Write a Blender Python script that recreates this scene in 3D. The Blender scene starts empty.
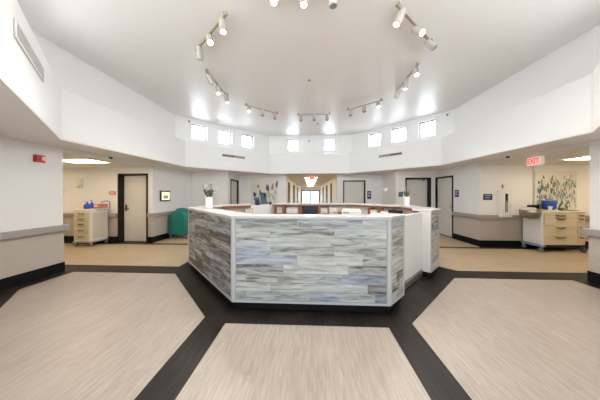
import bpy, bmesh, math, random
from mathutils import Vector, Matrix
random.seed(7)
C = bpy.context.scene.collection
SC = bpy.context.scene
R = math.radians
CY = 4.875
T8 = math.tan(R(22.5))

# ---------------------------------------------------------------- materials
MATS = {}
def nt(name):
    m = bpy.data.materials.new(name); m.use_nodes = True
    t = m.node_tree; b = t.nodes['Principled BSDF']
    MATS[name] = m
    return m, t, b
def mat(name, col, rough=.5, metal=0, bump=0, bscale=60, var=.04, vscale=6, emit=None, estr=0, spec=.5, coat=0):
    m, t, b = nt(name)
    n = t.nodes; l = t.links
    tc = n.new('ShaderNodeTexCoord')
    no = n.new('ShaderNodeTexNoise'); no.inputs['Scale'].default_value = vscale; no.inputs['Detail'].default_value = 3
    l.new(tc.outputs['Object'], no.inputs['Vector'])
    mx = n.new('ShaderNodeMix'); mx.data_type = 'RGBA'
    mx.inputs[6].default_value = (*[max(0, c*(1-var)) for c in col], 1)
    mx.inputs[7].default_value = (*[min(1, c*(1+var)) for c in col], 1)
    l.new(no.outputs['Fac'], mx.inputs[0]); l.new(mx.outputs[2], b.inputs['Base Color'])
    b.inputs['Roughness'].default_value = rough; b.inputs['Metallic'].default_value = metal
    b.inputs['Specular IOR Level'].default_value = spec
    b.inputs['Coat Weight'].default_value = coat
    if bump:
        n2 = n.new('ShaderNodeTexNoise'); n2.inputs['Scale'].default_value = bscale
        l.new(tc.outputs['Object'], n2.inputs['Vector'])
        bp = n.new('ShaderNodeBump'); bp.inputs['Strength'].default_value = bump; bp.inputs['Distance'].default_value = .01
        l.new(n2.outputs['Fac'], bp.inputs['Height']); l.new(bp.outputs['Normal'], b.inputs['Normal'])
    if emit:
        b.inputs['Emission Color'].default_value = (*emit, 1); b.inputs['Emission Strength'].default_value = estr
    return m
def plank_mat(name, stops, rough, along='Y', pw=.16, pl=1.22, tone=.12, gap=.75, streak=52, spec=.5, along_scale=1.6):
    """vinyl planks: brick layout for tone, stretched noise for grain"""
    m, t, b = nt(name); n = t.nodes; l = t.links
    tc = n.new('ShaderNodeTexCoord')
    mp = n.new('ShaderNodeMapping')
    if along == 'Y': mp.inputs['Rotation'].default_value = (0, 0, R(90))
    l.new(tc.outputs['Object'], mp.inputs['Vector'])
    br = n.new('ShaderNodeTexBrick'); br.offset = .37
    br.inputs['Color1'].default_value = (0, 0, 0, 1); br.inputs['Color2'].default_value = (1, 1, 1, 1)
    br.inputs['Mortar'].default_value = (.5, .5, .5, 1)
    br.inputs['Scale'].default_value = 1; br.inputs['Brick Width'].default_value = pl
    br.inputs['Row Height'].default_value = pw; br.inputs['Mortar Size'].default_value = .0015
    br.inputs['Mortar Smooth'].default_value = .5
    l.new(mp.outputs['Vector'], br.inputs['Vector'])
    sc = n.new('ShaderNodeMapping'); sc.inputs['Scale'].default_value = (along_scale, streak, 1)
    l.new(mp.outputs['Vector'], sc.inputs['Vector'])
    ad = n.new('ShaderNodeVectorMath'); ad.operation = 'ADD'
    ml = n.new('ShaderNodeVectorMath'); ml.operation = 'SCALE'; ml.inputs['Scale'].default_value = 7
    l.new(br.outputs['Color'], ml.inputs[0]); l.new(sc.outputs['Vector'], ad.inputs[0]); l.new(ml.outputs[0], ad.inputs[1])
    no = n.new('ShaderNodeTexNoise'); no.inputs['Scale'].default_value = 1; no.inputs['Detail'].default_value = 5; no.inputs['Roughness'].default_value = .62
    l.new(ad.outputs[0], no.inputs['Vector'])
    mr = n.new('ShaderNodeMath'); mr.operation = 'MULTIPLY_ADD'
    mr.inputs[1].default_value = tone; l.new(br.outputs['Color'], mr.inputs[0]); 
    sb = n.new('ShaderNodeMath'); sb.operation = 'SUBTRACT'; sb.inputs[1].default_value = tone/2
    l.new(no.outputs['Fac'], sb.inputs[0]); l.new(sb.outputs[0], mr.inputs[2])
    cr = n.new('ShaderNodeValToRGB'); e = cr.color_ramp.elements
    e[0].position, e[0].color = stops[0][0], (*stops[0][1], 1)
    e[1].position, e[1].color = stops[-1][0], (*stops[-1][1], 1)
    for p, c in stops[1:-1]:
        x = e.new(p); x.color = (*c, 1)
    l.new(mr.outputs[0], cr.inputs['Fac'])
    mx = n.new('ShaderNodeMix'); mx.data_type = 'RGBA'; mx.blend_type = 'MULTIPLY'
    l.new(br.outputs['Fac'], mx.inputs[0]); l.new(cr.outputs['Color'], mx.inputs[6]); mx.inputs[7].default_value = (gap, gap, gap, 1)
    l.new(mx.outputs[2], b.inputs['Base Color'])
    b.inputs['Roughness'].default_value = rough; b.inputs['Specular IOR Level'].default_value = spec
    bp = n.new('ShaderNodeBump'); bp.inputs['Strength'].default_value = .08; bp.inputs['Distance'].default_value = .002
    l.new(no.outputs['Fac'], bp.inputs['Height']); l.new(bp.outputs['Normal'], b.inputs['Normal'])
    return m

mat('paint_white', (.86, .855, .85), .45, bump=.02, bscale=150, var=.01)
mat('paint_ceiling', (.82, .795, .775), .46, bump=.015, bscale=40, var=.012, vscale=2, spec=.7)
mat('paint_soffit', (.80, .775, .745), .6, var=.01)
mat('paint_wainscot', (.50, .44, .39), .5, bump=.05, bscale=120, var=.03)
mat('rail_taupe', (.36, .32, .305), .42, var=.02)
mat('base_black', (.007, .007, .008), .5, var=.1, spec=.2)
mat('door_brown', (.020, .013, .010), .45, var=.1, spec=.25)
mat('door_leaf', (.72, .69, .65), .45, var=.02)
mat('metal', (.62, .61, .60), .28, 1, var=.05)
mat('steel_dark', (.10, .10, .11), .35, .7)
mat('quartz', (.60, .585, .57), .18, var=.02, vscale=40)
mat('trim_pale', (.56, .56, .545), .35, var=.02)
mat('grout', (.55, .55, .52), .8)
mat('gate_white', (.82, .82, .82), .4, var=.01)
mat('panel_cream', (.72, .68, .66), .45, var=.02)
mat('plastic_white', (.82, .81, .79), .35, var=.02)
mat('plastic_cream', (.70, .66, .58), .38, var=.02)
mat('drawer_cream', (.66, .58, .43), .4, var=.03)
mat('plastic_tan', (.24, .185, .13), .5); mat('handle_brown', (.10, .075, .05), .4)
mat('plastic_grey', (.42, .42, .43), .45)
mat('plastic_black', (.014, .014, .016), .35)
mat('wheel_grey', (.16, .16, .17), .5)
mat('rubber', (.03, .03, .03), .6)
mat('blue', (.02, .08, .60), .45)
mat('blue_bag', (.01, .09, .42), .4, bump=.4, bscale=14)
mat('bluegrey', (.22, .34, .55), .4)
mat('sign_blue', (.025, .065, .16), .4)
mat('red', (.52, .02, .02), .35)
mat('red_paper', (.62, .22, .16), .6)
mat('magenta', (.55, .05, .25), .5)
mat('teal', (.012, .19, .155), .42, bump=1, bscale=9, var=.3, vscale=5)
mat('paper', (.80, .79, .78), .7, var=.02)
mat('paper_mark', (.35, .36, .40), .7)
mat('wood', (.25, .10, .045), .4, var=.3, vscale=9)
mat('wood_desk', (.36, .25, .17), .4, var=.15, vscale=9)
mat('screen', (.02, .03, .045), .15, var=.2)
mat('tablet_screen', (.3, .35, .2), .2, emit=(.70, .78, .42), estr=.75)
mat('tablet_scene', (.05, .1, .05), .3, emit=(.12, .25, .12), estr=.5)
mat('ceramic', (.86, .85, .83), .3, var=.02)
mat('leaf', (.10, .17, .07), .55, var=.3)
mat('stem', (.22, .26, .14), .6, var=.2)
mat('petal_white', (.80, .78, .76), .6)
mat('petal_dusk', (.30, .27, .33), .6)
mat('vent_white', (.80, .80, .80), .45)
mat('vent_tan', (.50, .46, .42), .6)
mat('vent_shadow', (.10, .10, .10), .8)
mat('frame_white', (.75, .75, .76), .35)
mat('frame_grey', (.22, .23, .26), .35)
mat('track_body', (.44, .41, .36), .45)
mat('track_rail', (.36, .30, .22), .45)
mat('lamp_lens', (.9, .85, .7), .3, emit=(1, .86, .62), estr=5)
mat('troffer_glow', (.9, .88, .8), .3, emit=(1, .82, .55), estr=5.6)
mat('lamp_hall', (.9, .88, .8), .3, emit=(1, .80, .52), estr=4.5)
mat('exit_face', (.80, .74, .70), .4, emit=(1, .75, .7), estr=.12)
mat('exit_red', (.75, .03, .02), .4, emit=(1, .05, .04), estr=.7)
mat('strobe', (.80, .72, .62), .15)
mat('dome', (.03, .03, .035), .1)
mat('canvas', (.76, .74, .69), .7, bump=.05, bscale=200)
mat('canvas_edge', (.60, .54, .44), .7)
mat('ink_navy', (.03, .045, .14), .6)
mat('ink_slate', (.14, .18, .24), .6)
mat('ink_green', (.08, .15, .12), .6)
mat('ink_lime', (.50, .54, .30), .6)
mat('ink_rust', (.42, .22, .12), .6)
mat('ink_grey', (.45, .50, .50), .6)
mat('towel', (.78, .76, .72), .9, bump=.3, bscale=50)
plank_mat('vinyl_light', [(.25, (.305, .258, .215)), (.5, (.385, .334, .286)), (.75, (.465, .412, .362))], .36, 'Y', tone=.07, gap=.93, along_scale=4.5)
plank_mat('vinyl_alcove', [(.25, (.37, .28, .18)), (.5, (.485, .38, .255)), (.75, (.56, .465, .33))], .36, 'X', tone=.06, gap=.93, along_scale=3)
plank_mat('vinyl_dark', [(.3, (.006, .004, .003)), (.5, (.015, .010, .008)), (.75, (.035, .024, .020))], .42, 'Y', tone=.18, gap=.6, spec=.3, along_scale=3)

def glass_mat(nm, tint):
    m = bpy.data.materials.new(nm); m.use_nodes = True; MATS[nm] = m
    t = m.node_tree; t.nodes.clear()
    o = t.nodes.new('ShaderNodeOutputMaterial'); mx = t.nodes.new('ShaderNodeMixShader')
    a = t.nodes.new('ShaderNodeBsdfTransparent'); g = t.nodes.new('ShaderNodeBsdfGlossy'); g.inputs['Roughness'].default_value = .02
    f = t.nodes.new('ShaderNodeFresnel'); f.inputs['IOR'].default_value = 1.35
    a.inputs['Color'].default_value = (*tint, 1)
    t.links.new(f.outputs[0], mx.inputs[0]); t.links.new(a.outputs[0], mx.inputs[1]); t.links.new(g.outputs[0], mx.inputs[2])
    t.links.new(mx.outputs[0], o.inputs['Surface'])
glass_mat('glass', (.97, .98, .98)); glass_mat('tinted_glass', (.37, .375, .38)); glass_mat('band_glass', (.92, .90, .87)); glass_mat('band_glass_dim', (.74, .73, .71)); glass_mat('dark_glass', (.30, .31, .31))

def tile_mat():
    m, t, b = nt('wood_look_tile'); n = t.nodes; l = t.links
    uv = n.new('ShaderNodeUVMap'); uv.uv_map = 'UVMap'
    mp = n.new('ShaderNodeMapping'); mp.inputs['Scale'].default_value = (2.3, 17, 1)
    l.new(uv.outputs[0], mp.inputs['Vector'])
    no = n.new('ShaderNodeTexNoise'); no.inputs['Scale'].default_value = 1; no.inputs['Detail'].default_value = 6
    no.inputs['Roughness'].default_value = .6; no.inputs['Distortion'].default_value = 1.0
    l.new(mp.outputs[0], no.inputs['Vector'])
    at = n.new('ShaderNodeAttribute'); at.attribute_name = 'tone'
    sep = n.new('ShaderNodeSeparateColor'); l.new(at.outputs['Color'], sep.inputs[0])
    # brightness from noise + tile offset
    ma = n.new('ShaderNodeMath'); ma.operation = 'MULTIPLY_ADD'; ma.inputs[1].default_value = .20
    sb = n.new('ShaderNodeMath'); sb.operation = 'SUBTRACT'; sb.inputs[1].default_value = .095
    l.new(sep.outputs[0], ma.inputs[0]); l.new(no.outputs['Fac'], sb.inputs[0]); l.new(sb.outputs[0], ma.inputs[2])
    def ramp(st):
        r = n.new('ShaderNodeValToRGB'); e = r.color_ramp.elements
        e[0].position, e[0].color = st[0][0], (*st[0][1], 1); e[1].position, e[1].color = st[-1][0], (*st[-1][1], 1)
        for p, c in st[1:-1]:
            x = e.new(p); x.color = (*c, 1)
        l.new(ma.outputs[0], r.inputs['Fac']); return r
    r1 = ramp([(.28, (.085, .07, .056)), (.39, (.24, .228, .20)), (.49, (.44, .44, .395)), (.68, (.66, .66, .60))])
    r2 = ramp([(.28, (.12, .12, .13)), (.42, (.27, .29, .33)), (.54, (.42, .45, .50)), (.72, (.56, .59, .62))])
    mx = n.new('ShaderNodeMix'); mx.data_type = 'RGBA'
    l.new(sep.outputs[1], mx.inputs[0]); l.new(r1.outputs[0], mx.inputs[6]); l.new(r2.outputs[0], mx.inputs[7])
    l.new(mx.outputs[2], b.inputs['Base Color'])
    b.inputs['Roughness'].default_value = .38
    bp = n.new('ShaderNodeBump'); bp.inputs['Strength'].default_value = .25; bp.inputs['Distance'].default_value = .004
    l.new(no.outputs['Fac'], bp.inputs['Height']); l.new(bp.outputs['Normal'], b.inputs['Normal'])
tile_mat()

# ---------------------------------------------------------------- mesh builder
class MB:
    def __init__(s): s.v = []; s.f = []; s.uv = {}; s.tone = {}
    def add(s, vs, fs):
        k = len(s.v); s.v += [tuple(p) for p in vs]; s.f += [tuple(i+k for i in f) for f in fs]; return k
    def box(s, x0, y0, z0, x1, y1, z1):
        x0, x1 = sorted((x0, x1)); y0, y1 = sorted((y0, y1)); z0, z1 = sorted((z0, z1))
        s.add([(x0,y0,z0),(x1,y0,z0),(x1,y1,z0),(x0,y1,z0),(x0,y0,z1),(x1,y0,z1),(x1,y1,z1),(x0,y1,z1)],
              [(0,3,2,1),(4,5,6,7),(0,1,5,4),(1,2,6,5),(2,3,7,6),(3,0,4,7)]); return s
    def prism(s, poly, z0, z1):
        a = sum(poly[i][0]*poly[(i+1) % len(poly)][1]-poly[(i+1) % len(poly)][0]*poly[i][1] for i in range(len(poly)))
        if a < 0: poly = poly[::-1]
        n = len(poly)
        s.add([(x, y, z0) for x, y in poly]+[(x, y, z1) for x, y in poly],
              [tuple(range(n))[::-1], tuple(range(n, 2*n))]+[(i, (i+1) % n, n+(i+1) % n, n+i) for i in range(n)]); return s
    def cyl(s, p0, p1, r0, r1=None, n=12):
        r1 = r0 if r1 is None else r1
        p0, p1 = Vector(p0), Vector(p1); d = (p1-p0).normalized()
        a = d.orthogonal().normalized(); b = d.cross(a)
        vs = []
        for p, r in ((p0, r0), (p1, r1)):
            for i in range(n):
                t = 2*math.pi*i/n; vs.append(p+a*r*math.cos(t)+b*r*math.sin(t))
        s.add(vs, [(i, (i+1) % n, n+(i+1) % n, n+i) for i in range(n)]+[tuple(range(n))[::-1], tuple(range(n, 2*n))]); return s
    def tube(s, pts, r, n=8):
        pts = [Vector(p) for p in pts]; rr = r if isinstance(r, (list, tuple)) else [r]*len(pts)
        vs = []; a = None
        for k, p in enumerate(pts):
            d = (pts[min(k+1, len(pts)-1)]-pts[max(k-1, 0)]).normalized()
            a = (d.orthogonal() if a is None else a-d*a.dot(d)).normalized(); b = d.cross(a)
            for i in range(n):
                t = 2*math.pi*i/n; vs.append(p+a*rr[k]*math.cos(t)+b*rr[k]*math.sin(t))
        m = len(pts)
        fs = [(k*n+i, k*n+(i+1) % n, (k+1)*n+(i+1) % n, (k+1)*n+i) for k in range(m-1) for i in range(n)]
        fs += [tuple(range(n))[::-1], tuple(range((m-1)*n, m*n))]
        s.add(vs, fs); return s
    def lathe(s, prof, c=(0, 0, 0), n=20, sx=1, sy=1):
        vs = []
        for r, z in prof:
            for i in range(n):
                t = 2*math.pi*i/n; vs.append((c[0]+r*sx*math.cos(t), c[1]+r*sy*math.sin(t), c[2]+z))
        m = len(prof)
        fs = [(k*n+i, k*n+(i+1) % n, (k+1)*n+(i+1) % n, (k+1)*n+i) for k in range(m-1) for i in range(n)]
        fs += [tuple(range(n))[::-1], tuple(range((m-1)*n, m*n))]
        s.add(vs, fs); return s
    def ribbon(s, path, o0, o1, z0, z1, inner={}):
        """solid that follows a plan path between two offsets to its left, mitred at the corners"""
        A = offset(path, o0); B = offset(path, o1); n = len(path)
        for k_, p_ in inner.items(): B[k_] = p_
        vs = []
        for i in range(n):
            vs += [(*A[i], z0), (*B[i], z0), (*B[i], z1), (*A[i], z1)]
        fs = []
        for i in range(n-1):
            a, b = i*4, i*4+4
            for j in range(4):
                k = (j+1) % 4
                fs.append((a+j, a+k, b+k, b+j))
        fs += [(3, 2, 1, 0), (4*n-4, 4*n-3, 4*n-2, 4*n-1)]
        s.add(vs, fs); return s
    def xform(s, M):
        s.v = [tuple(M @ Vector(p)) for p in s.v]; return s
    def build(s, name, m, parent=None, bevel=0, smooth=False, off=None, seg=2):
        off = Vector(off) if off is not None else Vector((0, 0, 0))
        me = bpy.data.meshes.new(name)
        me.from_pydata([tuple(Vector(p)-off) for p in s.v], [], s.f); me.validate()
        bm = bmesh.new(); bm.from_mesh(me); bmesh.ops.recalc_face_normals(bm, faces=bm.faces); bm.to_mesh(me); bm.free()
        for q in (m if isinstance(m, list) else [m]): me.materials.append(MATS[q])
        o = bpy.data.objects.new(name, me); C.objects.link(o)
        if parent: o.parent = parent
        if smooth:
            for p in me.polygons: p.use_smooth = True
        if bevel:
            b = o.modifiers.new('bevel', 'BEVEL'); b.width = bevel; b.segments = seg; b.limit_method = 'ANGLE'; b.angle_limit = R(40)
            for p in me.polygons: p.use_smooth = True
            w = o.modifiers.new('wn', 'WEIGHTED_NORMAL'); w.keep_sharp = True
        return o
def offset(path, d):
    out = []
    n = len(path)
    for i, p in enumerate(path):
        ns = []
        for a, b in ((i-1, i), (i, i+1)):
            if a >= 0 and b < n:
                dx, dy = path[b][0]-path[a][0], path[b][1]-path[a][1]; q = math.hypot(dx, dy); ns.append((-dy/q, dx/q))
        if len(ns) == 1: nx, ny = ns[0]; k = 1
        else:
            nx, ny = ns[0][0]+ns[1][0], ns[0][1]+ns[1][1]; q = math.hypot(nx, ny); nx /= q; ny /= q
            k = 1/(nx*ns[0][0]+ny*ns[0][1])
        out.append((p[0]+nx*d*k, p[1]+ny*d*k))
    return out
def tag(o, label, cat, group=None):
    o['label'] = label; o['category'] = cat
    if group: o['group'] = group
    return o
def thing(name, label, cat, loc=(0, 0, 0), rz=0, group=None):
    o = bpy.data.objects.new(name, None); C.objects.link(o); o.location = loc; o.rotation_euler = (0, 0, rz); o.empty_display_size = .1
    return tag(o, label, cat, group)
def solo(mb, name, m, label, cat, loc=(0, 0, 0), rz=0, group=None, bevel=0, smooth=False):
    o = mb.build(name, m, None, bevel, smooth); o.location = loc; o.rotation_euler = (0, 0, rz)
    return tag(o, label, cat, group)
def struct(o):
    o['kind'] = 'structure'; return o
def dup(root, loc, rz, label, group=None):
    def cp(o, parent):
        c = o.copy(); C.objects.link(c); c.parent = parent
        for ch in list(o.children): cp(ch, c)
        return c
    r = cp(root, None); r.location = loc; r.rotation_euler = (0, 0, rz); r['label'] = label
    if group: r['group'] = group
    return r
def octa(r, cy=CY):
    a = r*T8
    return [(-a, cy+r), (a, cy+r), (r, cy+a), (r, cy-a), (a, cy-r), (-a, cy-r), (-r, cy-a), (-r, cy+a)]

def wall_run(name, p0, p1, z0, z1, holes=(), thick=.2, m='paint_white', ext=0):
    """wall panel whose visible face runs p0 -> p1 with the room on its right"""
    p0 = Vector(p0); p1 = Vector(p1); d = (p1-p0); L = d.length; d.normalize(); nrm = Vector((-d.y, d.x))
    us = sorted({-ext, L+ext, *[h[0] for h in holes], *[h[1] for h in holes]})
    mb = MB()
    for a, b in zip(us, us[1:]):
        mid = (a+b)/2; spans = [(z0, z1)]
        for h in holes:
            if h[0] <= mid <= h[1]:
                spans = [q for s_ in spans for q in ((s_[0], h[2]), (h[3], s_[1])) if q[1]-q[0] > .001]
        for s_ in spans:
            q0 = p0+d*a; q1 = p0+d*b
            mb.prism([tuple(q0), tuple(q1), tuple(q1+nrm*thick), tuple(q0+nrm*thick)], *s_)
    return struct(mb.build(name, m))

# ---------------------------------------------------------------- floor
fl = struct(MB().box(-9.7, -2.8, -.15, 9.7, 25.4, 0).build('floor', 'vinyl_dark'))
def inlay(poly, m): MB().prism(poly, .0005, .003).build('floor_panel', m, fl)
inlay([(-.98, -2.5), (.88, -2.5), (.88, 2.34), (-.98, 2.33)], 'vinyl_light')
inlay([(-1.28, 2.44), (-1.28, -.28), (-4.55, 2.99), (-4.55, 3.73), (-2.53, 3.73)], 'vinyl_light')
inlay([(1.18, 2.43), (1.18, -.38), (4.55, 2.99), (4.55, 3.78), (2.57, 3.78)], 'vinyl_light')
inlay([(-9.5, 4.11), (-2.70, 4.11), (-2.70, 5.86), (-9.5, 5.86)], 'vinyl_alcove')
inlay([(9.5, 4.15), (2.88, 4.15), (2.66, 4.38), (2.66, 5.86), (9.5, 5.86)], 'vinyl_alcove')
inlay([(-4.8, 6.02), (-2.70, 6.02), (-1.9, 6.9), (1.9, 6.9), (2.70, 6.02), (4.8, 6.02), (4.8, 8.15), (3.3, 8.15), (3.3, 9.65), (-3.3, 9.65), (-3.3, 8.15), (-4.8, 8.15)], 'vinyl_alcove')
inlay([(-1.0, 9.8), (1.12, 9.8), (1.12, 24.9), (-1.0, 24.9)], 'vinyl_alcove')

# ---------------------------------------------------------------- lower walls
H0 = 2.4
DH = 2.135
def mirror(path): return [(-x, y) for x, y in path][::-1]
wall_run('wall_front_left', (-1.99, .075), (-4.8, 2.887), 0, H0, thick=.25)
struct(MB().prism([(-4.8, 2.887), (-4.8, 3.76), (-9.7, 3.76), (-9.7, 3.5), (-5.05, 3.5), (-5.05, 2.887)], 0, H0).build('wall_left', 'paint_white'))
wall_run('wall_front_right', (4.8, 2.887), (1.99, .075), 0, H0, thick=.25)
struct(MB().prism([(4.8, 2.887), (4.8, 3.76), (9.7, 3.76), (9.7, 3.5), (5.05, 3.5), (5.05, 2.887)], 0, H0).build('wall_right', 'paint_white'))
wall_run('wall_alcove_left', (-9.5, 6.1), (-4.85, 6.1), 0, H0, [(9.5-5.97, 9.5-5.0, 0, DH)], thick=.3)
wall_run('wall_alcove_end_left', (-9.5, 3.7), (-9.5, 6.1), 0, H0)
wall_run('wall_alcove_right', (4.85, 6.1), (9.5, 6.1), 0, H0, thick=.3)
wall_run('wall_alcove_end_right', (9.5, 6.1), (9.5, 3.7), 0, H0)
wall_run('wall_side_left', (-4.85, 6.4), (-4.85, 8.2), 0, H0)
wall_run('wall_side_right', (4.85, 8.2), (4.85, 6.4), 0, H0, [(.04, 1.01, 0, DH)])
wall_run('wall_return_left', (-4.85, 8.2), (-3.35, 8.2), 0, H0)
wall_run('wall_return_right', (3.35, 8.2), (4.85, 8.2), 0, H0, [(.37, 1.34, 0, DH)])
wall_run('wall_recess_left', (-3.35, 8.4), (-3.35, 9.7), 0, H0, [(.10, 1.04, 0, DH)])
wall_run('wall_recess_right', (3.35, 9.7), (3.35, 8.4), 0, H0)
wall_run('wall_back_left', (-3.35, 9.7), (-1.14, 9.7), 0, H0)
wall_run('wall_back_right', (1.26, 9.7), (3.35, 9.7), 0, H0, [(.29, 1.32, 0, DH)])
wall_run('wall_corridor_left', (-1.14, 9.9), (-1.14, 25), 0, H0)
wall_run('wall_corridor_right', (1.26, 25), (1.26, 9.9), 0, H0)
wall_run('wall_entry_left', (-3.2, -2.5), (-3.2, 1.28), 0, H0)
wall_run('wall_entry_right', (3.2, 1.28), (3.2, -2.5), 0, H0)

LW = {'front_left': [(-1.99, .075), (-4.8, 2.887), (-4.8, 3.76), (-9.5, 3.76)],
      'alcove_left': [(-9.5, 6.1), (-5.98, 6.1)],
      'side_left': [(-4.99, 6.1), (-4.85, 6.1), (-4.85, 8.2), (-3.35, 8.2), (-3.35, 8.5)],
      'back_left': [(-3.35, 9.45), (-3.35, 9.7), (-1.14, 9.7)],
      'front_right': [(9.5, 3.76), (4.8, 3.76), (4.8, 2.887), (1.99, .075)],
      'alcove_right': [(4.85, 7.18), (4.85, 6.1), (9.5, 6.1)],
      'side_right': [(3.35, 9.7), (3.35, 8.2), (3.71, 8.2)],
      'corridor_left': [(-1.14, 9.9), (-1.14, 10.5)], 'corridor_right': [(1.26, 11.7), (1.26, 9.9)]}
k = 1
for nm, path in LW.items():
    struct(MB().ribbon(path, -.018, 0, 0, .18).build('baseboard_'+nm, 'base_black', bevel=.003))
    struct(MB().ribbon(path, -.008, 0, .18, .80).build('trim_%d' % k, 'paint_wainscot')); k += 1
    r_ = struct(MB().ribbon(path, -.065, -.012, .785, .905).build('trim_%d' % k, 'rail_taupe', bevel=.014, seg=3)); k += 1

# ---------------------------------------------------------------- ceilings
o4 = octa(4.10); X9, Ya, Yb = 9.7, -2.7, 9.9
out = [(o4[0][0], Yb), (o4[1][0], Yb), (X9, o4[2][1]), (X9, o4[3][1]), (o4[4][0], Ya), (o4[5][0], Ya), (-X9, o4[6][1]), (-X9, o4[7][1])]
cor = {1: (X9, Yb), 3: (X9, Ya), 5: (-X9, Ya), 7: (-X9, Yb)}
mb = MB()
for i in range(8):
    j = (i+1) % 8
    poly = [o4[i], out[i]]+([cor[i]] if i in cor else [])+[out[j], o4[j]]
    mb.prism(poly, H0-.004, H0+.06)
struct(mb.build('ceiling_soffit', 'paint_soffit'))
for sd in (-1, 1):
    struct(MB().box(sd*4.8, 3.76, 2.32, sd*9.5, 6.1, H0).build('ceiling_alcove_'+('left' if sd < 0 else 'right'), 'paint_soffit'))
struct(MB().box(-1.6, 9.9, H0, 1.6, 25.3, H0+.06).build('ceiling_corridor', 'paint_soffit'))
mb = MB(); a_, b_ = octa(4.095), octa(4.75)
vs = [(*p, z) for p in a_ for z in (H0-.001, 3.27)]+[(*p, z) for p in b_ for z in (H0-.001, 3.27)]
fs = []
for i in range(8):
    j = (i+1) % 8; A0, A1, B0, B1 = 2*i, 2*j, 16+2*i, 16+2*j
    fs += [(A0, A1, A1+1, A0+1), (B0, B0+1, B1+1, B1), (A0+1, A1+1, B1+1, B0+1), (A0, B0, B1, A1)]
mb.add(vs, fs)
struct(mb.build('wall_bulkhead', 'paint_white', bevel=.03, seg=3))
struct(MB().prism(octa(4.95), 4.2, 4.3).build('ceiling', 'paint_ceiling'))

# clerestory walls and windows
oc = octa(4.6)
WZ = (3.5, 4.05); WN = [0]
def window_at(p, d, w, z0, z1, depth=.11, mull=0, fm='frame_white', glass='glass', t=None):
    """frame and pane set in a wall opening; p = plan centre of the opening, d = unit vector along the wall (room on its right)"""
    WN[0] += 1
    root = bpy.data.objects.new('window_%d' % WN[0], None); C.objects.link(root); struct(root)
    root.location = (p[0], p[1], z0); root.rotation_euler = (0, 0, math.atan2(d[1], d[0]))
    h = z1-z0; t = t or (.04 if w < 1 else .05)
    f = MB(); y0, y1 = depth, depth+.05
    f.box(-w/2, y0, 0, -w/2+t, y1, h); f.box(w/2-t, y0, 0, w/2, y1, h); f.box(-w/2+t, y0, 0, w/2-t, y1, t); f.box(-w/2+t, y0, h-t, w/2-t, y1, h)
    for q in range(mull):
        x = -w/2+w*(q+1)/(mull+1); f.box(x-t/2, y0, t, x+t/2, y1, h-t)
    f.build('window_frame', fm, root, bevel=.003)
    MB().box(-w/2+t, y0+.02, t, w/2-t, y0+.026, h-t).build('pane', glass, root)
    return root
for i in range(8):
    p0, p1 = Vector(oc[i]), Vector(oc[(i+1) % 8]); L = (p1-p0).length; d = (p1-p0).normalized()
    # octa() runs clockwise seen from above, so the room is on the right of each side
    cs = {0: [L/2-.785, L/2+.90], 7: [L/2-1.12, L/2-.15, L/2+.83], 1: [L/2-.80, L/2+.17, L/2+1.13],
          3: [L/2], 5: [L/2], 4: [L/2]}.get(i, [])
    big = i in (3, 4, 5); ww = 3.2 if big else .52; wz = (3.30, 3.86) if big else WZ  # unseen front bands, enlarged to throw more daylight onto the ceiling
    nm = ['back', 'back_right', 'right', 'front_right', 'front', 'front_left', 'left', 'back_left'][i]
    wall_run('wall_clerestory_'+nm, p0, p1, 3.2, 4.2, [(c-ww/2, c+ww/2, *wz) for c in cs], thick=.22, ext=.22*T8)
    for c in cs:
        window_at(p0+d*c, d, ww, *wz, fm='frame_grey', mull=4 if big else 0, glass='band_glass' if i == 4 else 'band_glass_dim' if big else 'glass')  # band panes are tinted only to trim the daylight they add
# entrance glazing behind the viewpoint, and the glazed end of the corridor
wall_run('wall_front', (3.2, -2.5), (-3.2, -2.5), 0, H0, [(.3, 6.1, .1, 2.3)])
window_at((0, -2.5), (-1, 0), 5.8, .1, 2.3, mull=4, fm='frame_grey', glass='tinted_glass')
wall_run('wall_corridor_end', (-1.14, 25), (1.26, 25), 0, H0, [(.1, 2.3, .05, 1.95)])
window_at((.06, 25), (1, 0), 2.2, .05, 1.95, mull=1, fm='door_brown', glass='dark_glass', t=.11)

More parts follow.
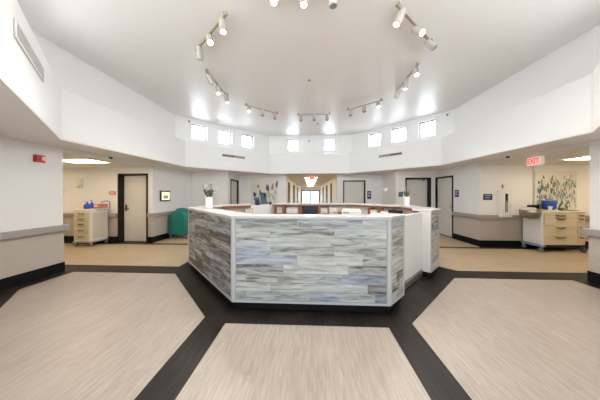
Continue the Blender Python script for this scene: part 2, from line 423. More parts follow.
# ---------------------------------------------------------------- doors
DN = [0]
def door(p0, p1, leaf='door_leaf', handle='left', depth=.16, h=DH, closer=False, surface=False, fw=.05):
    """p0 -> p1 with the room on the right; the leaf stands back in the wall"""
    DN[0] += 1
    p0, p1 = Vector(p0), Vector(p1); w = (p1-p0).length; d = (p1-p0).normalized()
    root = bpy.data.objects.new('door_%d' % DN[0], None); C.objects.link(root); struct(root)
    root.location = (*p0, 0); root.rotation_euler = (0, 0, math.atan2(d.y, d.x))
    y0 = -.018; y1 = depth+.05 if not surface else -.001
    f = MB(); f.box(0, y0, 0, fw, y1, h); f.box(w-fw, y0, 0, w, y1, h); f.box(fw, y0, h-fw, w-fw, y1, h)
    f.build('door_frame', 'door_brown', root, bevel=.004)
    if not surface: MB().box(.001, .212, .0, w-.001, .25, h-.001).build('light_stop_panel', 'base_black', root)  # unseen panel added to stop sky light leaking past the leaf
    ly = depth if not surface else -.012
    lf = MB().box(fw+.003, ly, .004, w-fw-.004, ly+(.045 if not surface else .010), h-fw-.004).build('door_leaf', leaf, root, bevel=.003)
    hx = fw+.07 if handle == 'left' else w-fw-.07; sg = 1 if handle == 'left' else -1
    hd = MB(); hd.box(hx-.03, ly-.010, .96, hx+.03, ly, 1.16); hd.tube([(hx, ly-.008, 1.04), (hx, ly-.05, 1.04), (hx+sg*.03, ly-.055, 1.04), (hx+sg*.13, ly-.055, 1.04)], .014)
    hd.cyl((hx, ly-.008, 1.11), (hx, ly-.02, 1.11), .014)
    hd.build('handle', 'steel_dark' if DN[0] == 1 else 'metal', lf, smooth=False)
    if not surface:
        hg = MB(); ox = w-fw-.006 if handle == 'left' else fw-.006
        for z in (.25, 1.05, 1.85): hg.box(ox, ly-.012, z, ox+.012, ly+.002, z+.10)
        hg.build('hinge', 'metal', lf)
    return root, lf
door((-5.97, 6.1), (-5.0, 6.1))
door((1.55, 9.7), (2.58, 9.7), handle='right', depth=.05)
d3, l3 = door((3.72, 8.2), (4.69, 8.2), handle='left')
MB().box(.74, .150, 2.02, .82, .158, 2.075).build('notice', 'red', l3)
MB().box(.40, .150, 1.45, .46, .158, 1.50).build('peephole_plate', 'plastic_grey', l3)
door((4.85, 8.16), (4.85, 7.19), handle='right', depth=.04)
door((-3.35, 8.50), (-3.35, 9.44), handle='left', depth=.05)
for y, y2 in ((10.55, 11.6), (13.7, 15.3), (17.9, 19.8)):
    door((-1.14, y), (-1.14, y2), surface=True, handle='left', leaf='door_brown', fw=.12)
for y, y2 in ((11.8, 12.7), (14.8, 16.1), (19.0, 20.6)):
    door((1.26, y2), (1.26, y), surface=True, handle='left', leaf='door_brown', fw=.12)

# ---------------------------------------------------------------- reception counter
RC = (0, 4.5, 0)
ctr = thing('reception_counter', 'eight-sided reception counter clad in weathered wood-look tiles under a white top', 'counter', RC)
def cp(mb, name, m, parent=ctr, **k): return mb.build(name, m, parent, off=RC, **k)
S1 = [(-1.85, 5.85), (-2.5, 5.2), (-2.5, 4.12), (-1.0, 2.62), (1.0, 2.62), (1.30, 2.92)]
S2 = [(2.13, 3.75), (2.5, 4.12), (2.5, 5.2), (1.2, 6.5), (-1.15, 6.5)]
for P in (S1, S2):
    cp(MB().ribbon(P, 0, .17, .10, 1.178), 'body', 'panel_cream')
    cp(MB().ribbon(P, .035, .15, 0, .10), 'plinth', 'base_black')
    cp(MB().ribbon(P, -.035, .30, 1.18, 1.222, inner={3: (-.776, 2.82), 4: (.776, 2.82)} if P is S1 else {}), 'countertop', 'quartz', bevel=.006)
    cp(MB().ribbon(P, .172, 1.05 if P is S2 else .66, .72, .76), 'desk', 'wood_desk', bevel=.004)
    if P is S2: cp(MB().ribbon(P, .262, .285, 1.145, 1.178), 'fascia', 'wood')
    else: cp(MB().ribbon([(-1.85, 5.85), (-2.5, 5.2), (-2.5, 4.3)], .262, .285, 1.12, 1.178), 'fascia', 'wood')
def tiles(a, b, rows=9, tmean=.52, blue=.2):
    a, b = Vector(a), Vector(b); L = (b-a).length; d = (b-a).normalized(); nr = Vector((d.y, -d.x))
    z0, z1 = .132, 1.174; u0, u1 = .042, L-.042
    th = (z1-z0)/rows; me = bpy.data.meshes.new('tile_cladding'); bm = bmesh.new()
    uvl = bm.loops.layers.uv.new('UVMap'); tn = bm.verts.layers.float_color.new('tone')
    step = .38; g = .0024
    for r in range(rows):
        cuts = [u0]; x = u0+random.choice(([.22, .45, .62] if r % 2 else [.40, .80, .13]))
        while x < u1-.08:
            cuts.append(x); x += random.choice((.82, .82, .41))
        cuts.append(u1)
        for p, q in zip(cuts, cuts[1:]):
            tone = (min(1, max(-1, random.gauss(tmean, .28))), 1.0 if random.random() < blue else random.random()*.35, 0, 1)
            ou, ov = random.random()*50, random.random()*50
            dz = .002*random.random()
            zz0, zz1 = z0+r*th+g, z0+(r+1)*th-g
            pts = [(p+g, zz0), (q-g, zz0), (q-g, zz1), (p+g, zz1)]
            fr = []; bk = []
            for (u, z) in pts:
                w = a+d*u+nr*(.010+dz); v1 = bm.verts.new((w.x-RC[0], w.y-RC[1], z)); v1[tn] = tone; fr.append(v1)
                w = a+d*u; v2 = bm.verts.new((w.x-RC[0], w.y-RC[1], z)); v2[tn] = tone; bk.append(v2)
            fs = [bm.faces.new(fr)]+[bm.faces.new((fr[i], bk[i], bk[(i+1) % 4], fr[(i+1) % 4])) for i in range(4)]
            mp_ = {}
            for i, (u, z) in enumerate(pts): mp_[fr[i]] = mp_[bk[i]] = (u+ou, z+ov)
            for f in fs:
                for lp in f.loops: lp[uvl].uv = mp_[lp.vert]
    bmesh.ops.recalc_face_normals(bm, faces=bm.faces)
    bm.to_mesh(me); bm.free(); me.materials.append(MATS['wood_look_tile'])
    o = bpy.data.objects.new('tile_cladding', me); C.objects.link(o); o.parent = ctr
    # light grout bed seen in the joints
    mb = MB(); q0 = a+d*u0; q1 = a+d*u1
    mb.prism([tuple(q0), tuple(q1), tuple(q1+nr*.005), tuple(q0+nr*.005)], z0, z1)
    cp(mb, 'grout_bed', 'grout')
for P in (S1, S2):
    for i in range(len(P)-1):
        if P is S1 and i in (1, 2): tiles(P[i], P[i+1], tmean=-.2, blue=.06)  # left faces: shade put into the tile colour, darker and browner
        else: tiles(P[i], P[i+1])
    for i, v in enumerate(P):           # pale edge strips at corners and ends
        v = Vector(v); pts = []
        if i > 0: pts.append(v+(Vector(P[i-1])-v).normalized()*.036)
        pts.append(v)
        if i < len(P)-1: pts.append(v+(Vector(P[i+1])-v).normalized()*.036)
        cp(MB().ribbon([tuple(p) for p in pts], -.015, 0, .10, 1.178), 'corner_strip', 'trim_pale', bevel=.002)
    cp(MB().ribbon(P, -.013, 0, .10, .130), 'bottom_strip', 'trim_pale')
# gates
def off_line(a, b, o0, o1, z0, z1): return MB().ribbon([a, b], o0, o1, z0, z1)
g = cp(off_line((1.315, 2.935), (2.115, 3.735), .125, .165, .13, 1.165), 'gate', 'gate_white', bevel=.004); g['label'] = 'plain white gate'
MB().ribbon([(1.33, 2.95), (2.10, 3.72)], .105, .122, .03, .125).build('kick_plate', 'metal', g, off=RC)
g2 = cp(off_line((-1.165, 6.485), (-1.835, 5.865), .125, .165, .13, 1.165), 'gate', 'gate_white', bevel=.004); g2['label'] = 'plain white gate'
# wooden hutch posts under the back run
mb = []
for x, w in ((-1.05, .05), (-.78, .09), (-.29, .10), (.27, .09), (.55, .03)):
    cp(MB().box(x-w/2, 6.08, .762, x+w/2, 6.30, 1.1795), 'hutch_post', 'wood', bevel=.003)
for x, y, w in ((1.565, 5.545, .07), (1.765, 5.345, .07), (2.0, 5.105, .04)):
    m_ = MB().box(-w/2, 0, .762, w/2, .2, 1.14); m_.xform(Matrix.Translation((x, y, 0)) @ Matrix.Rotation(R(-45), 4, 'Z')); cp(m_, 'hutch_post', 'wood', bevel=.003)
cp(MB().box(-1.075, 6.076, .85, .565, 6.079, .925), 'hutch_lip', 'wood'); cp(MB().box(-1.075, 6.076, 1.155, .565, 6.30, 1.1795), 'hutch_rail', 'wood')
cp(MB().ribbon([(-2.5, 5.2), (-2.5, 4.2)], .172, .29, .95, .97), 'shelf', 'wood')

# ---------------------------------------------------------------- items at the counter
def sheet(x, y, w, z0, z1, label, rz=0, frame=None, marks=3, name='paper_notice', cat='paper'):
    h = z1-z0
    t = thing(name, label, cat, (x, y, z0), rz)
    if frame: MB().box(-w/2, 0, 0, w/2, .012, h).build('frame', frame, t, bevel=.002)
    i = .012 if frame else 0
    MB().box(-w/2+i, -.003, i, w/2-i, -.0002 if frame else .002, h-i).build('sheet', 'paper', t)
    mk = MB()
    for q in range(marks):
        zz = h-i-.04-q*(h-.08)/max(1, marks); mk.box(-w*.3, -.0045, zz-.008, w*(.3-.12*(q % 2)), -.0032, zz)
    mk.build('print', 'paper_mark', t)
    return t
SH = .763
sheet(-.93, 6.10+.06, .15, SH, 1.09, 'small white printed card between the two leftmost wooden posts', marks=4)
sheet(-.54, 6.16, .34, SH, 1.10, 'wide white paper sheet between posts, left of the dark monitor')
sheet(.42, 6.16, .20, SH, 1.09, 'white paper sheet in the cubby just right of the dark monitor', marks=4)
sheet(.68, 6.2, .20, SH, 1.09, 'white sheet leaning behind the black desk telephone')
sheet(1.655, 5.44, .17, SH, 1.08, 'white notice with blue-grey block between right wooden posts', R(-45), marks=2)
sheet(1.875, 5.22, .22, SH, 1.07, 'plain white sheet beside the dark screen at right', R(-45), marks=1)
sheet(-1.70, 5.62, .24, SH+.14, 1.09, 'wood-framed white card inside the counter below the narrow door', R(40), frame='wood', name='framed_card', cat='picture frame')
def monitor(x, y, rz, w, label, z=SH):
    t = thing('computer_monitor', label, 'monitor', (x, y, z), rz)
    MB().box(-.11, -.07, 0, .11, .07, .015).build('stand_base', 'plastic_black', t, bevel=.004)
    MB().box(-.02, .02, .015, .02, .045, .2).build('neck', 'plastic_black', t)
    b = MB().box(-w/2, -.015, .10, w/2, .02, .385).build('bezel', 'plastic_black', t, bevel=.005)
    MB().box(-w/2+.012, -.019, .112, w/2-.012, -.0155, .373).build('screen', 'screen', b)
    k_ = thing('computer_keyboard', 'dark keyboard lying before the '+('central' if abs(x) < 1 else 'right-hand')+' monitor', 'keyboard', (x-.16*math.sin(-rz), y-.17*math.cos(rz), z), rz)
    MB().box(-.2, -.06, 0, .2, .06, .014).build('base', 'plastic_black', k_, bevel=.003)
    kk = MB()
    for r in range(4):
        for c in range(12): kk.box(-.19+c*.032, -.05+r*.026, .0145, -.163+c*.032, -.029+r*.026, .019)
    kk.build('keys', 'steel_dark', k_)
monitor(-.01, 5.96, 0, .42, 'dark flat monitor between wooden posts, facing the viewer')
monitor(1.88, 4.62, R(-62), .36, 'dark monitor at the right end of the desk below the plant')
t = thing('desk_telephone', 'black desk telephone beside a small brown box', 'telephone', (.70, 5.98, SH), R(8))
MB().prism([(-.09, -.09), (.09, -.09), (.09, .09), (-.09, .09)], 0, .05).build('base', 'plastic_black', t, bevel=.01)
MB().tube([(-.07, -.08, .10), (-.07, -.03, .135), (-.07, .04, .135), (-.07, .09, .10)], [.026, .018, .018, .026]).box(-.085, -.03, .045, -.055, .03, .13).build('handset', 'plastic_black', t, smooth=True)
MB().box(0, -.06, .051, .07, .05, .06).box(-.0, .0, .06, .07, .06, .22).build('keypad', 'plastic_grey', t)
t = thing('wooden_box', 'small orange-brown box right of the desk telephone', 'box', (.90, 6.02, SH))
MB().box(-.085, -.07, 0, .085, .07, .20).build('body', 'wood', t, bevel=.004); MB().box(-.09, -.075, .201, .09, .075, .225).build('lid', 'wood', t, bevel=.004)
t = thing('desktop_printer', 'wide white printer with a black paper slot at the back right desk', 'printer', (1.12, 5.62, SH), R(-12))
MB().box(-.25, -.15, 0, .25, .15, .28).build('body', 'plastic_white', t, bevel=.02)
MB().box(-.23, -.13, .281, .23, .14, .33).build('lid', 'plastic_white', t, bevel=.012)
MB().box(.08, -.156, .15, .22, -.1505, .20).build('paper_slot', 'plastic_black', t)
MB().box(-.2, -.19, .03, .2, -.151, .045).build('tray', 'plastic_grey', t)
MB().box(-.22, -.156, .22, -.06, -.1505, .27).build('control_panel', 'plastic_grey', t)
t = thing('stapler', 'small dark red stapler in front of the white printer', 'stapler', (.98, 5.48+.10, SH), R(20))
t.location = (.56, 5.62, SH)
MB().box(-.07, -.018, 0, .07, .018, .015).build('base', 'plastic_black', t); MB().box(-.068, -.015, .02, .07, .015, .045).build('arm', 'red', t, bevel=.006)
MB().box(.05, -.01, .012, .068, .01, .022).build('hinge', 'metal', t)
sol = MB().lathe([(.012, 0), (.03, .004), (.075, .03), (.09, .05), (.084, .05), (.066, .03), (.01, .01)], n=16)
solo(sol, 'dish', 'magenta', 'small magenta dish in the cubby under the wide white paper', 'dish', (-.47, 5.975, SH))
mb = MB()
for i in range(7): mb.box(-.10, -.13+i*.0, i*.024, .10, .13, i*.024+.021)
solo(MB().box(-.11, -.15, 0, .11, .15, .15), 'file_box', 'wood', 'brown file box on the left desk under the counter top', 'box', (-1.975, 5.02, SH), R(6), bevel=.004)
solo(MB().box(-.10, -.13, 0, .10, .13, .17), 'yellow_folder_stack', 'drawer_cream', 'yellowish stack of folders on the left desk', 'folders', (-1.97, 4.62, SH), R(-8), bevel=.003)

# ---------------------------------------------------------------- vases
def leafblade(mb, p, dirv, L, w, droop=.25, n=5):
    p = Vector(p); d = Vector(dirv).normalized(); sd = d.cross(Vector((0, 0, 1)))
    if sd.length < .01: sd = Vector((1, 0, 0))
    sd.normalize(); vs = []
    for i in range(n+1):
        t = i/n; c = p+d*L*t+Vector((0, 0, -droop*L*t*t)); ww = w*math.sin(math.pi*min(.98, t*.9+.08))
        vs += [c-sd*ww, c+Vector((0, 0, ww*.35)), c+sd*ww]
    fs = []
    for i in range(n):
        a = i*3; fs += [(a, a+1, a+4, a+3), (a+1, a+2, a+5, a+4)]
    mb.add(vs, fs)
def vase(loc, label, flowers, rnd):
    rg = random.Random(rnd)
    t = thing('flower_vase', label, 'vase', loc)
    w, h = .068, .215
    MB().lathe([(w*.92, 0), (w, .012), (w, h), (w-.007, h), (w-.009, .03), (.002, .028)], n=28).build('vessel', 'ceramic', t, smooth=False, bevel=.003)
    st = MB(); lf = MB()
    if flowers:
        tips = []
        for i in range(13):
            a = rg.uniform(0, 6.28); r = rg.uniform(.02, .17); zt = h+rg.uniform(.10, .31)-r*.3
            p = [(math.cos(a)*.02, math.sin(a)*.02, .04), (math.cos(a)*.04, math.sin(a)*.04, h), (math.cos(a)*r*.7, math.sin(a)*r*.7, (h+zt)/2+.02), (math.cos(a)*r, math.sin(a)*r, zt)]
            st.tube(p, .0035, 5); tips.append(p[-1])
            for q in range(4):
                b = a+rg.uniform(-1.6, 1.6); leafblade(lf, (math.cos(a)*.035*(1+q*.3), math.sin(a)*.035*(1+q*.3), h+.01+q*.03), (math.cos(b), math.sin(b), 1.3), .09, .014)
        st.build('stem', 'stem', t); lf.build('foliage', 'leaf', t)
        for i, p in enumerate(tips):
            fb = MB()
            for q in range(7):
                b = q*.9; leafblade(fb, p, (math.cos(b), math.sin(b), .7), .05, .016, .3, 4)
            fb.lathe([(.002, -.008), (.014, .0), (.012, .014), (.002, .02)], p, 8)
            fb.build('blossom', 'petal_dusk' if p[0] < -.06 or i % 4 == 0 else 'petal_white', t)
    else:
        for i in range(9):
            a = i*.71+rg.random(); leafblade(lf, (math.cos(a)*.02, math.sin(a)*.02, h-.02), (math.cos(a)*.45, math.sin(a)*.45, 1), .16+.05*rg.random(), .022, .12)
        st.tube([(0, 0, .05), (0, 0, h), (-.02, 0, .30), (-.01, .01, .42)], .0045, 6)
        lf.build('foliage', 'leaf', t); st.build('stem', 'stem', t)
        for p in ((-.045, 0, .37), (-.07, .01, .40), (-.02, .0, .44), (-.10, 0, .43)):
            st2 = MB().tube([(-.02, 0, .33), p], .003, 5)
            for q in range(6):
                b = q*1.05; leafblade(st2, p, (math.cos(b), math.sin(b), .4), .034, .013, .2, 4)
            st2.build('blossom', 'petal_white', t)
    return t
vase((-1.955, 3.875, 1.2225), 'white vase of loose pale flowers on the left end of the counter', True, 3)
vase((2.275, 4.95, 1.2225), 'white vase with green blades and few small blooms at the right end', False, 5)

# ---------------------------------------------------------------- medication carts
def caster(parent, x, y, h=.12):
    f = MB(); f.box(x-.024, y-.02, h*.30, x-.017, y+.02, h-.012).box(x+.017, y-.02, h*.30, x+.024, y+.02, h-.012).box(x-.024, y-.024, h-.012, x+.024, y+.024, h); c_ = f.build('caster', 'metal', parent, bevel=.003)
    MB().cyl((x-.015, y, h*.44), (x+.015, y, h*.44), h*.435, n=20).build('wheel', 'wheel_grey', c_)
def cart_left():
    t = thing('supply_cart', 'cream wheeled cart with five drawers beside the left brown-framed door', 'cart', (-6.46, 5.76, 0))
    w, d = .26, .25; z0, z1 = .15, 1.03
    MB().box(-w, -d, z0, w, d, z1).build('cabinet_body', 'plastic_white', t, bevel=.025)
    MB().box(-w-.02, -d-.02, .115, w+.02, d+.02, .15).build('base', 'plastic_grey', t, bevel=.012)
    MB().box(-w-.02, -d-.02, z1+.0005, w+.02, d+.02, z1+.04).build('worktop', 'plastic_white', t, bevel=.015)
    zs = [.18, .36, .53, .70, .86, .985]
    for a, b in zip(zs, zs[1:]):
        dr = MB().box(-w+.035, -d-.022, a+.006, w-.035, -d-.001, b-.006).build('drawer', 'drawer_cream', t, bevel=.006)
        m = (a+b)/2+.03
        MB().tube([(-.08, -d-.022, m), (-.06, -d-.045, m-.012), (.06, -d-.045, m-.012), (.08, -d-.022, m)], .012).build('drawer_handle', 'handle_brown', dr, smooth=True)
    sp = MB().box(w+.0005, -d+.05, .22, w+.008, d-.05, .96).build('side_panel', 'plastic_cream', t, bevel=.004)
    MB().box(-w-.07, -.2, .80, -w-.0005, .2, .86).build('side_shelf', 'plastic_white', t, bevel=.02)
    MB().prism([(-w-.05, -.16), (-w-.002, -.2), (-w-.002, .2), (-w-.05, .16)], .18, .78).build('side_bin', 'plastic_cream', t, bevel=.02)
    MB().tube([(w+.0, -.12, z1+.02), (w+.07, -.12, z1+.0), (w+.07, .12, z1+.0), (w+.0, .12, z1+.02)], .012).build('push_handle', 'plastic_grey', t, smooth=True)
    for x in (-w+.03, w-.03):
        for y in (-d+.03, d-.03): caster(t, x, y, .115)
    return t
cart_left()
ZT = 1.0705
def bottle(loc, m, label, h=.15, r=.035):
    t = thing('pump_bottle', label, 'bottle', loc)
    MB().lathe([(r*.9, 0), (r, .01), (r, h*.7), (r*.4, h*.85), (r*.4, h*.9)], n=16).build('body', m, t, smooth=True)
    MB().lathe([(r*.45, h*.9), (r*.45, h), (r*.15, h), (r*.15, h*1.2)], n=10).box(-.005, -r, h*1.17, .005, .01, h*1.25).build('pump', m, t)
bottle((-6.43, 5.62, ZT), 'blue', 'royal blue pump bottle on the left cart', .17, .075)
bottle((-6.47, 5.78, ZT), 'blue', 'smaller blue pump bottle behind the larger one on the left cart', .2, .04)
t = thing('towel_stack', 'folded white cloth on the left cart, left of the blue bottles', 'towel', (-6.62, 5.74, ZT))
mb = MB()
for i in range(3): mb.box(-.075+.004*i, -.09, i*.022, .075-.003*i, .09, i*.022+.021)
mb.build('folded_cloth', 'towel', t, bevel=.009)
t = thing('glove_box', 'pinkish red and white glove box on the right of the left cart', 'box', (-6.25, 5.86, ZT))
MB().box(-.09, -.16, 0, .07, .12, .13).build('carton', 'red_paper', t, bevel=.003)
MB().box(-.06, -.164, .065, .04, -.1605, .105).build('carton_label', 'paper', t)
MB().lathe([(.02, 0), (.035, .01), (.02, .03), (.003, .035)], (-.01, 0, .1303), 12, 1.2, 1.6).build('glove', 'towel', t)
solo(MB().tube([(-.12, 0, .006), (-.12, 0, .18), (-.08, 0, .2), (.05, 0, .22), (.13, 0, .19), (.15, 0, .12), (.16, -.02, .006)], .010), 'cable_stand', 'steel_dark', 'dark bent rod rail standing over the red glove box', 'rail', (-6.28, 6.0, ZT), 0, smooth=True)

def cart_right():
    t = thing('medication_cart', 'wide cream wheeled cart with drawers in two columns, under the flower picture', 'cart', (6.46, 5.80, 0))
    w, d = .52, .235; z0, z1 = .19, 1.02
    MB().box(-w, -d, z0, w, d, z1).build('cabinet_body', 'plastic_white', t, bevel=.02)
    MB().box(-w-.03, -d-.02, .135, -w+.10, d+.02, .19).build('blue_bumper', 'bluegrey', t, bevel=.014)
    MB().box(-w+.105, -d-.01, .14, w+.01, d+.01, .189).build('base', 'plastic_black', t, bevel=.008)
    MB().box(-w-.03, -d-.03, z1+.0005, w+.02, d+.02, z1+.045).build('worktop', 'plastic_cream', t, bevel=.014)
    rows = [(.20, .45), (.45, .70), (.70, .925), (.925, 1.01)]
    for x0, x1 in ((-w+.05, w-.20), (w-.19, w-.01)):
        for a, b in rows:
            dr = MB().box(x0+.004, -d-.024, a+.005, x1-.004, -d-.001, b-.005).build('drawer', 'drawer_cream', t, bevel=.005)
            m = b-.045 if b-a > .1 else (a+b)/2; cx = (x0+x1)/2; hw = .13 if x1-x0 > .3 else .055
            MB().tube([(cx-hw, -d-.022, m), (cx-hw*.5, -d-.042, m-.018), (cx+hw*.5, -d-.042, m-.018), (cx+hw, -d-.022, m)], [.007, .015, .015, .007]).build('drawer_handle', 'handle_brown', dr, smooth=True)
    # rounded side bins on the left end
    b1 = MB()
    pr = [(.02, 0), (.11, .02), (.165, .10), (.18, .23), (.170, .23), (.155, .11), (.10, .03), (.005, .015)]
    b1.lathe(pr, (-w-.16, -.12, .85), 24, 1.15, 1.15); b1.build('side_bin', 'plastic_tan', t, smooth=True)
    for q, (zz, xx, rr) in enumerate(((1.03, -.23, .15), (1.09, -.16, .14))):
        MB().lathe([(rr*.9, 0), (rr, .015), (rr*.9, .05), (rr*.4, .06), (.005, .062)], (-w+xx, -.14+q*.06, zz), 20, .8, 1.25).build('bin_liner', 'towel', t, smooth=True)
    MB().box(-w-.012, -d+.05, .25, -w-.0005, d-.05, .76).build('side_panel', 'plastic_white', t, bevel=.006)
    MB().box(w+.0005, -d+.04, .3, w+.01, d-.04, .95).build('side_panel', 'plastic_cream', t, bevel=.004)
    for x in (-w+.0, w-.03):
        for y in (-d+.0, d-.04): caster(t, x, y, .135)
cart_right()
ZR = 1.0655
t = thing('laptop_computer', 'thin black laptop standing at the left end of the wide cart', 'laptop', (6.17, 5.86, ZR), R(4))
MB().box(-.17, -.12, 0, .17, .12, .018).build('base', 'plastic_grey', t, bevel=.004)
lid = MB().box(-.17, .105, .02, .17, .118, .13).build('lid', 'plastic_black', t, bevel=.003)
MB().box(-.16, -.10, .0185, .16, .05, .021).build('keys', 'plastic_black', t)
bag = MB()
n = 16; prof = [(.3, 0), (.85, .02), (1, .08), (.97, .15), (1.05, .20), (1.12, .235)]
vs = []; fs = []
rg = random.Random(4)
for k_, (r_, z_) in enumerate(prof):
    for i in range(n):
        a = 2*math.pi*i/n; rr = r_*(1+.05*math.sin(3*a+k_)); vs.append((.16*rr*math.cos(a), .11*rr*math.sin(a), z_+(.03*math.cos(2*a) if k_ >= 4 else 0)))
for k_ in range(len(prof)-1):
    for i in range(n): fs.append((k_*n+i, k_*n+(i+1) % n, (k_+1)*n+(i+1) % n, (k_+1)*n+i))
fs.append(tuple(range(n))[::-1]); fs.append(tuple(range((len(prof)-1)*n, len(prof)*n)))
bag.add(vs, fs)
bagr = thing('supply_bag', 'bright blue soft bag sitting on the wide cart below the picture', 'bag', (6.50, 5.90, ZR))
bag.build('pouch', 'blue_bag', bagr, smooth=True)
MB().tube([(-.10, 0, .24), (-.06, 0, .285), (.06, 0, .285), (.10, 0, .24)], .008).build('carry_strap', 'blue_bag', bagr, smooth=True)
t = thing('paper_cup', 'white paper cup left of the blue bag on the wide cart', 'cup', (6.26, 5.66, ZR))
MB().lathe([(.030, 0), (.042, .105), (.039, .105), (.028, .006), (.002, .005)], n=20).build('body', 'paper', t, smooth=True)
MB().lathe([(.041, .1045), (.045, .107), (.045, .112), (.041, .114)], n=20).build('rim', 'towel', t, smooth=True)
t = thing('clipboard', 'black clipboard lying flat at the right end of the wide cart', 'clipboard', (6.83, 5.72, ZR), R(-5))
MB().box(-.12, -.10, 0, .12, .10, .010).build('board', 'plastic_black', t, bevel=.002); MB().box(-.03, .07, .0105, .03, .10, .02).build('clip', 'steel_dark', t, bevel=.003)
for i, (x, y, lab, mm) in enumerate(((6.53, 5.66, 'olive coiled blood pressure cuff in front of the blue bag', 'leaf'), (6.67, 5.78, 'dark coiled cable just right of the blue bag', 'steel_dark'))):
    t = thing('coiled_cuff' if i == 0 else 'coiled_cable', lab, 'cuff' if i == 0 else 'cable', (x, y, ZR))
    pts = [(.06*math.cos(a*.5)*(1+.2*math.sin(a)), .05*math.sin(a*.5), .013+.0045*a/2) for a in range(0, 26)]
    MB().tube(pts, .010).build('coil', mm, t, smooth=True)
    MB().lathe([(.012, 0), (.02, .01), (.015, .05), (.004, .06)], (.0, 0, .0), 10).build('bulb', 'plastic_black', t, smooth=True)

# teal covered cart
t = thing('covered_linen_cart', 'small wheeled cart under a teal fabric cover beside the counter', 'covered cart', (-4.42, 6.86, 0))
mb = MB(); NX, NZ = 88, 14
def ringpt(u, zf):
    a = 2*math.pi*u; c_, s_ = math.cos(a), math.sin(a)
    e = .32; x = .33*math.copysign(abs(c_)**e, c_); y = .22*math.copysign(abs(s_)**e, s_)
    k = 1+.05*math.sin(11*a+3*zf)*(1.1-zf)+.025*math.sin(19*a+1)*(1.1-zf)
    top = .83+.14*math.exp(-((x+.02)/.17)**2)+.05*(x > -.1)
    if zf <= 1: return (x*k*(1+.03*(1-zf)), y*k*(1+.03*(1-zf)), .13+(top-.05-.13)*zf)
    q = zf-1; return (x*(1-q)*1.0, y*(1-q), top-.05+.05*min(1, q*3)+(.83+.14*math.exp(-((x*(1-q)+.02)/.17)**2)+.05*(x*(1-q) > -.1)-top)*min(1, q*3))
zs = [i/10 for i in range(11)]+[1.05, 1.15, 1.35, 1.6, 1.85, 1.97]
vs = [ringpt(i/NX, z) for z in zs for i in range(NX)]
fs = [(k_*NX+i, k_*NX+(i+1) % NX, (k_+1)*NX+(i+1) % NX, (k_+1)*NX+i) for k_ in range(len(zs)-1) for i in range(NX)]
fs += [tuple(range(NX))[::-1], tuple(range((len(zs)-1)*NX, len(zs)*NX))]
mb.add(vs, fs); mb.build('fabric_cover', 'teal', t, smooth=True)
for x in (-.27, .27):
    for y in (-.17, .17): caster(t, x, y, .129)

# ---------------------------------------------------------------- wall fittings
def plate(name, label, cat, x, y, z0, z1, w, ax, m, th=.02, extra=None, bevel=.004):
    """flat fitting on a wall; ax: 0 faces -Y, 90 faces +X (on a left wall), -90 faces -X"""
    t = thing(name, label, cat, (x, y, z0), R(ax))
    MB().box(-w/2, -th, 0, w/2, 0, z1-z0).build('backplate' if cat != 'sign' else 'board', m, t, bevel=bevel)
    if extra: extra(t, w, z1-z0, th)
    return t
def lines(mm, n=2):
    def f(t, w, h, th):
        mb = MB()
        for i in range(n):
            z = h*(.72-.34*i) if n > 1 else h*.5; mb.box(-w*.32, -th-.0015, z-h*.06, w*(.32-.1*i), -th-.0002, z+h*.06)
        mb.build('lettering', mm, t)
    return f
def alarm(t, w, h, th):
    MB().box(-w/2+.01, -th-.025, .02, -w*.02, -th-.0005, h-.02).build('horn_grille', 'red', t, bevel=.004)
    MB().box(w*.06, -th-.035, .03, w/2-.015, -th-.0005, h-.025).build('strobe_lens', 'strobe', t, bevel=.01)
# left pier
plate('fire_alarm_strobe', 'red fire alarm horn with clear strobe on the white left pillar', 'alarm', -4.8, 3.40, 2.06, 2.19, .15, 90, 'red', .03, alarm)
plate('room_sign', 'dark blue sign beside the right-hand cream door, above the rail', 'sign', 4.85, 7.02, 1.40, 1.635, .18, -90, 'sign_blue', .012, lines('paper', 2))
plate('room_sign', 'wide dark blue sign between wall corner and white cabinet', 'sign', 5.06, 6.1, 1.33, 1.50, .245, 0, 'sign_blue', .012, lines('ink_grey', 2))
plate('room_sign', 'dark blue sign right of the central closed door on back wall', 'sign', 2.75, 9.7, 1.27, 1.64, .18, 0, 'sign_blue', .012, lines('paper', 2))
plate('room_sign', 'dark sign on wall just behind the right-hand vase', 'sign', 3.545, 8.2, 1.40, 1.58, .16, 0, 'sign_blue', .012, lines('ink_grey', 2))
plate('wall_sign', 'small red lettered sign left of the brown-framed door', 'sign', -6.15, 6.1, 1.47, 1.59, .22, 0, 'red_paper', .01, lines('paper', 2))
def disp(t, w, h, th):
    MB().box(-w*.4, -th-.02, h*.12, w*.4, -th-.0005, h*.55).build('cover', 'plastic_white', t, bevel=.01)
    MB().box(-w*.2, -th-.03, h*.02, w*.2, -th-.0005, h*.1).build('nozzle', 'plastic_grey', t)
plate('soap_dispenser', 'white wall dispenser above the left cart', 'dispenser', -7.19, 6.1, 1.70, 1.97, .14, 0, 'plastic_white', .07, disp, .012)
plate('thermostat', 'small white thermostat left of the wall dispenser', 'thermostat', -7.78, 6.1, 1.52, 1.62, .12, 0, 'plastic_white', .02, lines('plastic_grey', 1))
def tab(t, w, h, th):
    MB().box(-w/2+.045, -th-.003, .045, w/2-.045, -th-.0003, h-.045).build('screen', 'tablet_screen', t)
    MB().box(-w*.25, -th-.005, h*.25, w*.25, -th-.0035, h*.55).build('screen_image', 'tablet_scene', t)
plate('wall_display', 'black-framed lit screen on the wall above the teal cart', 'display', -4.85, 6.62, 1.26, 1.61, .46, 90, 'plastic_black', .04, tab, .01)
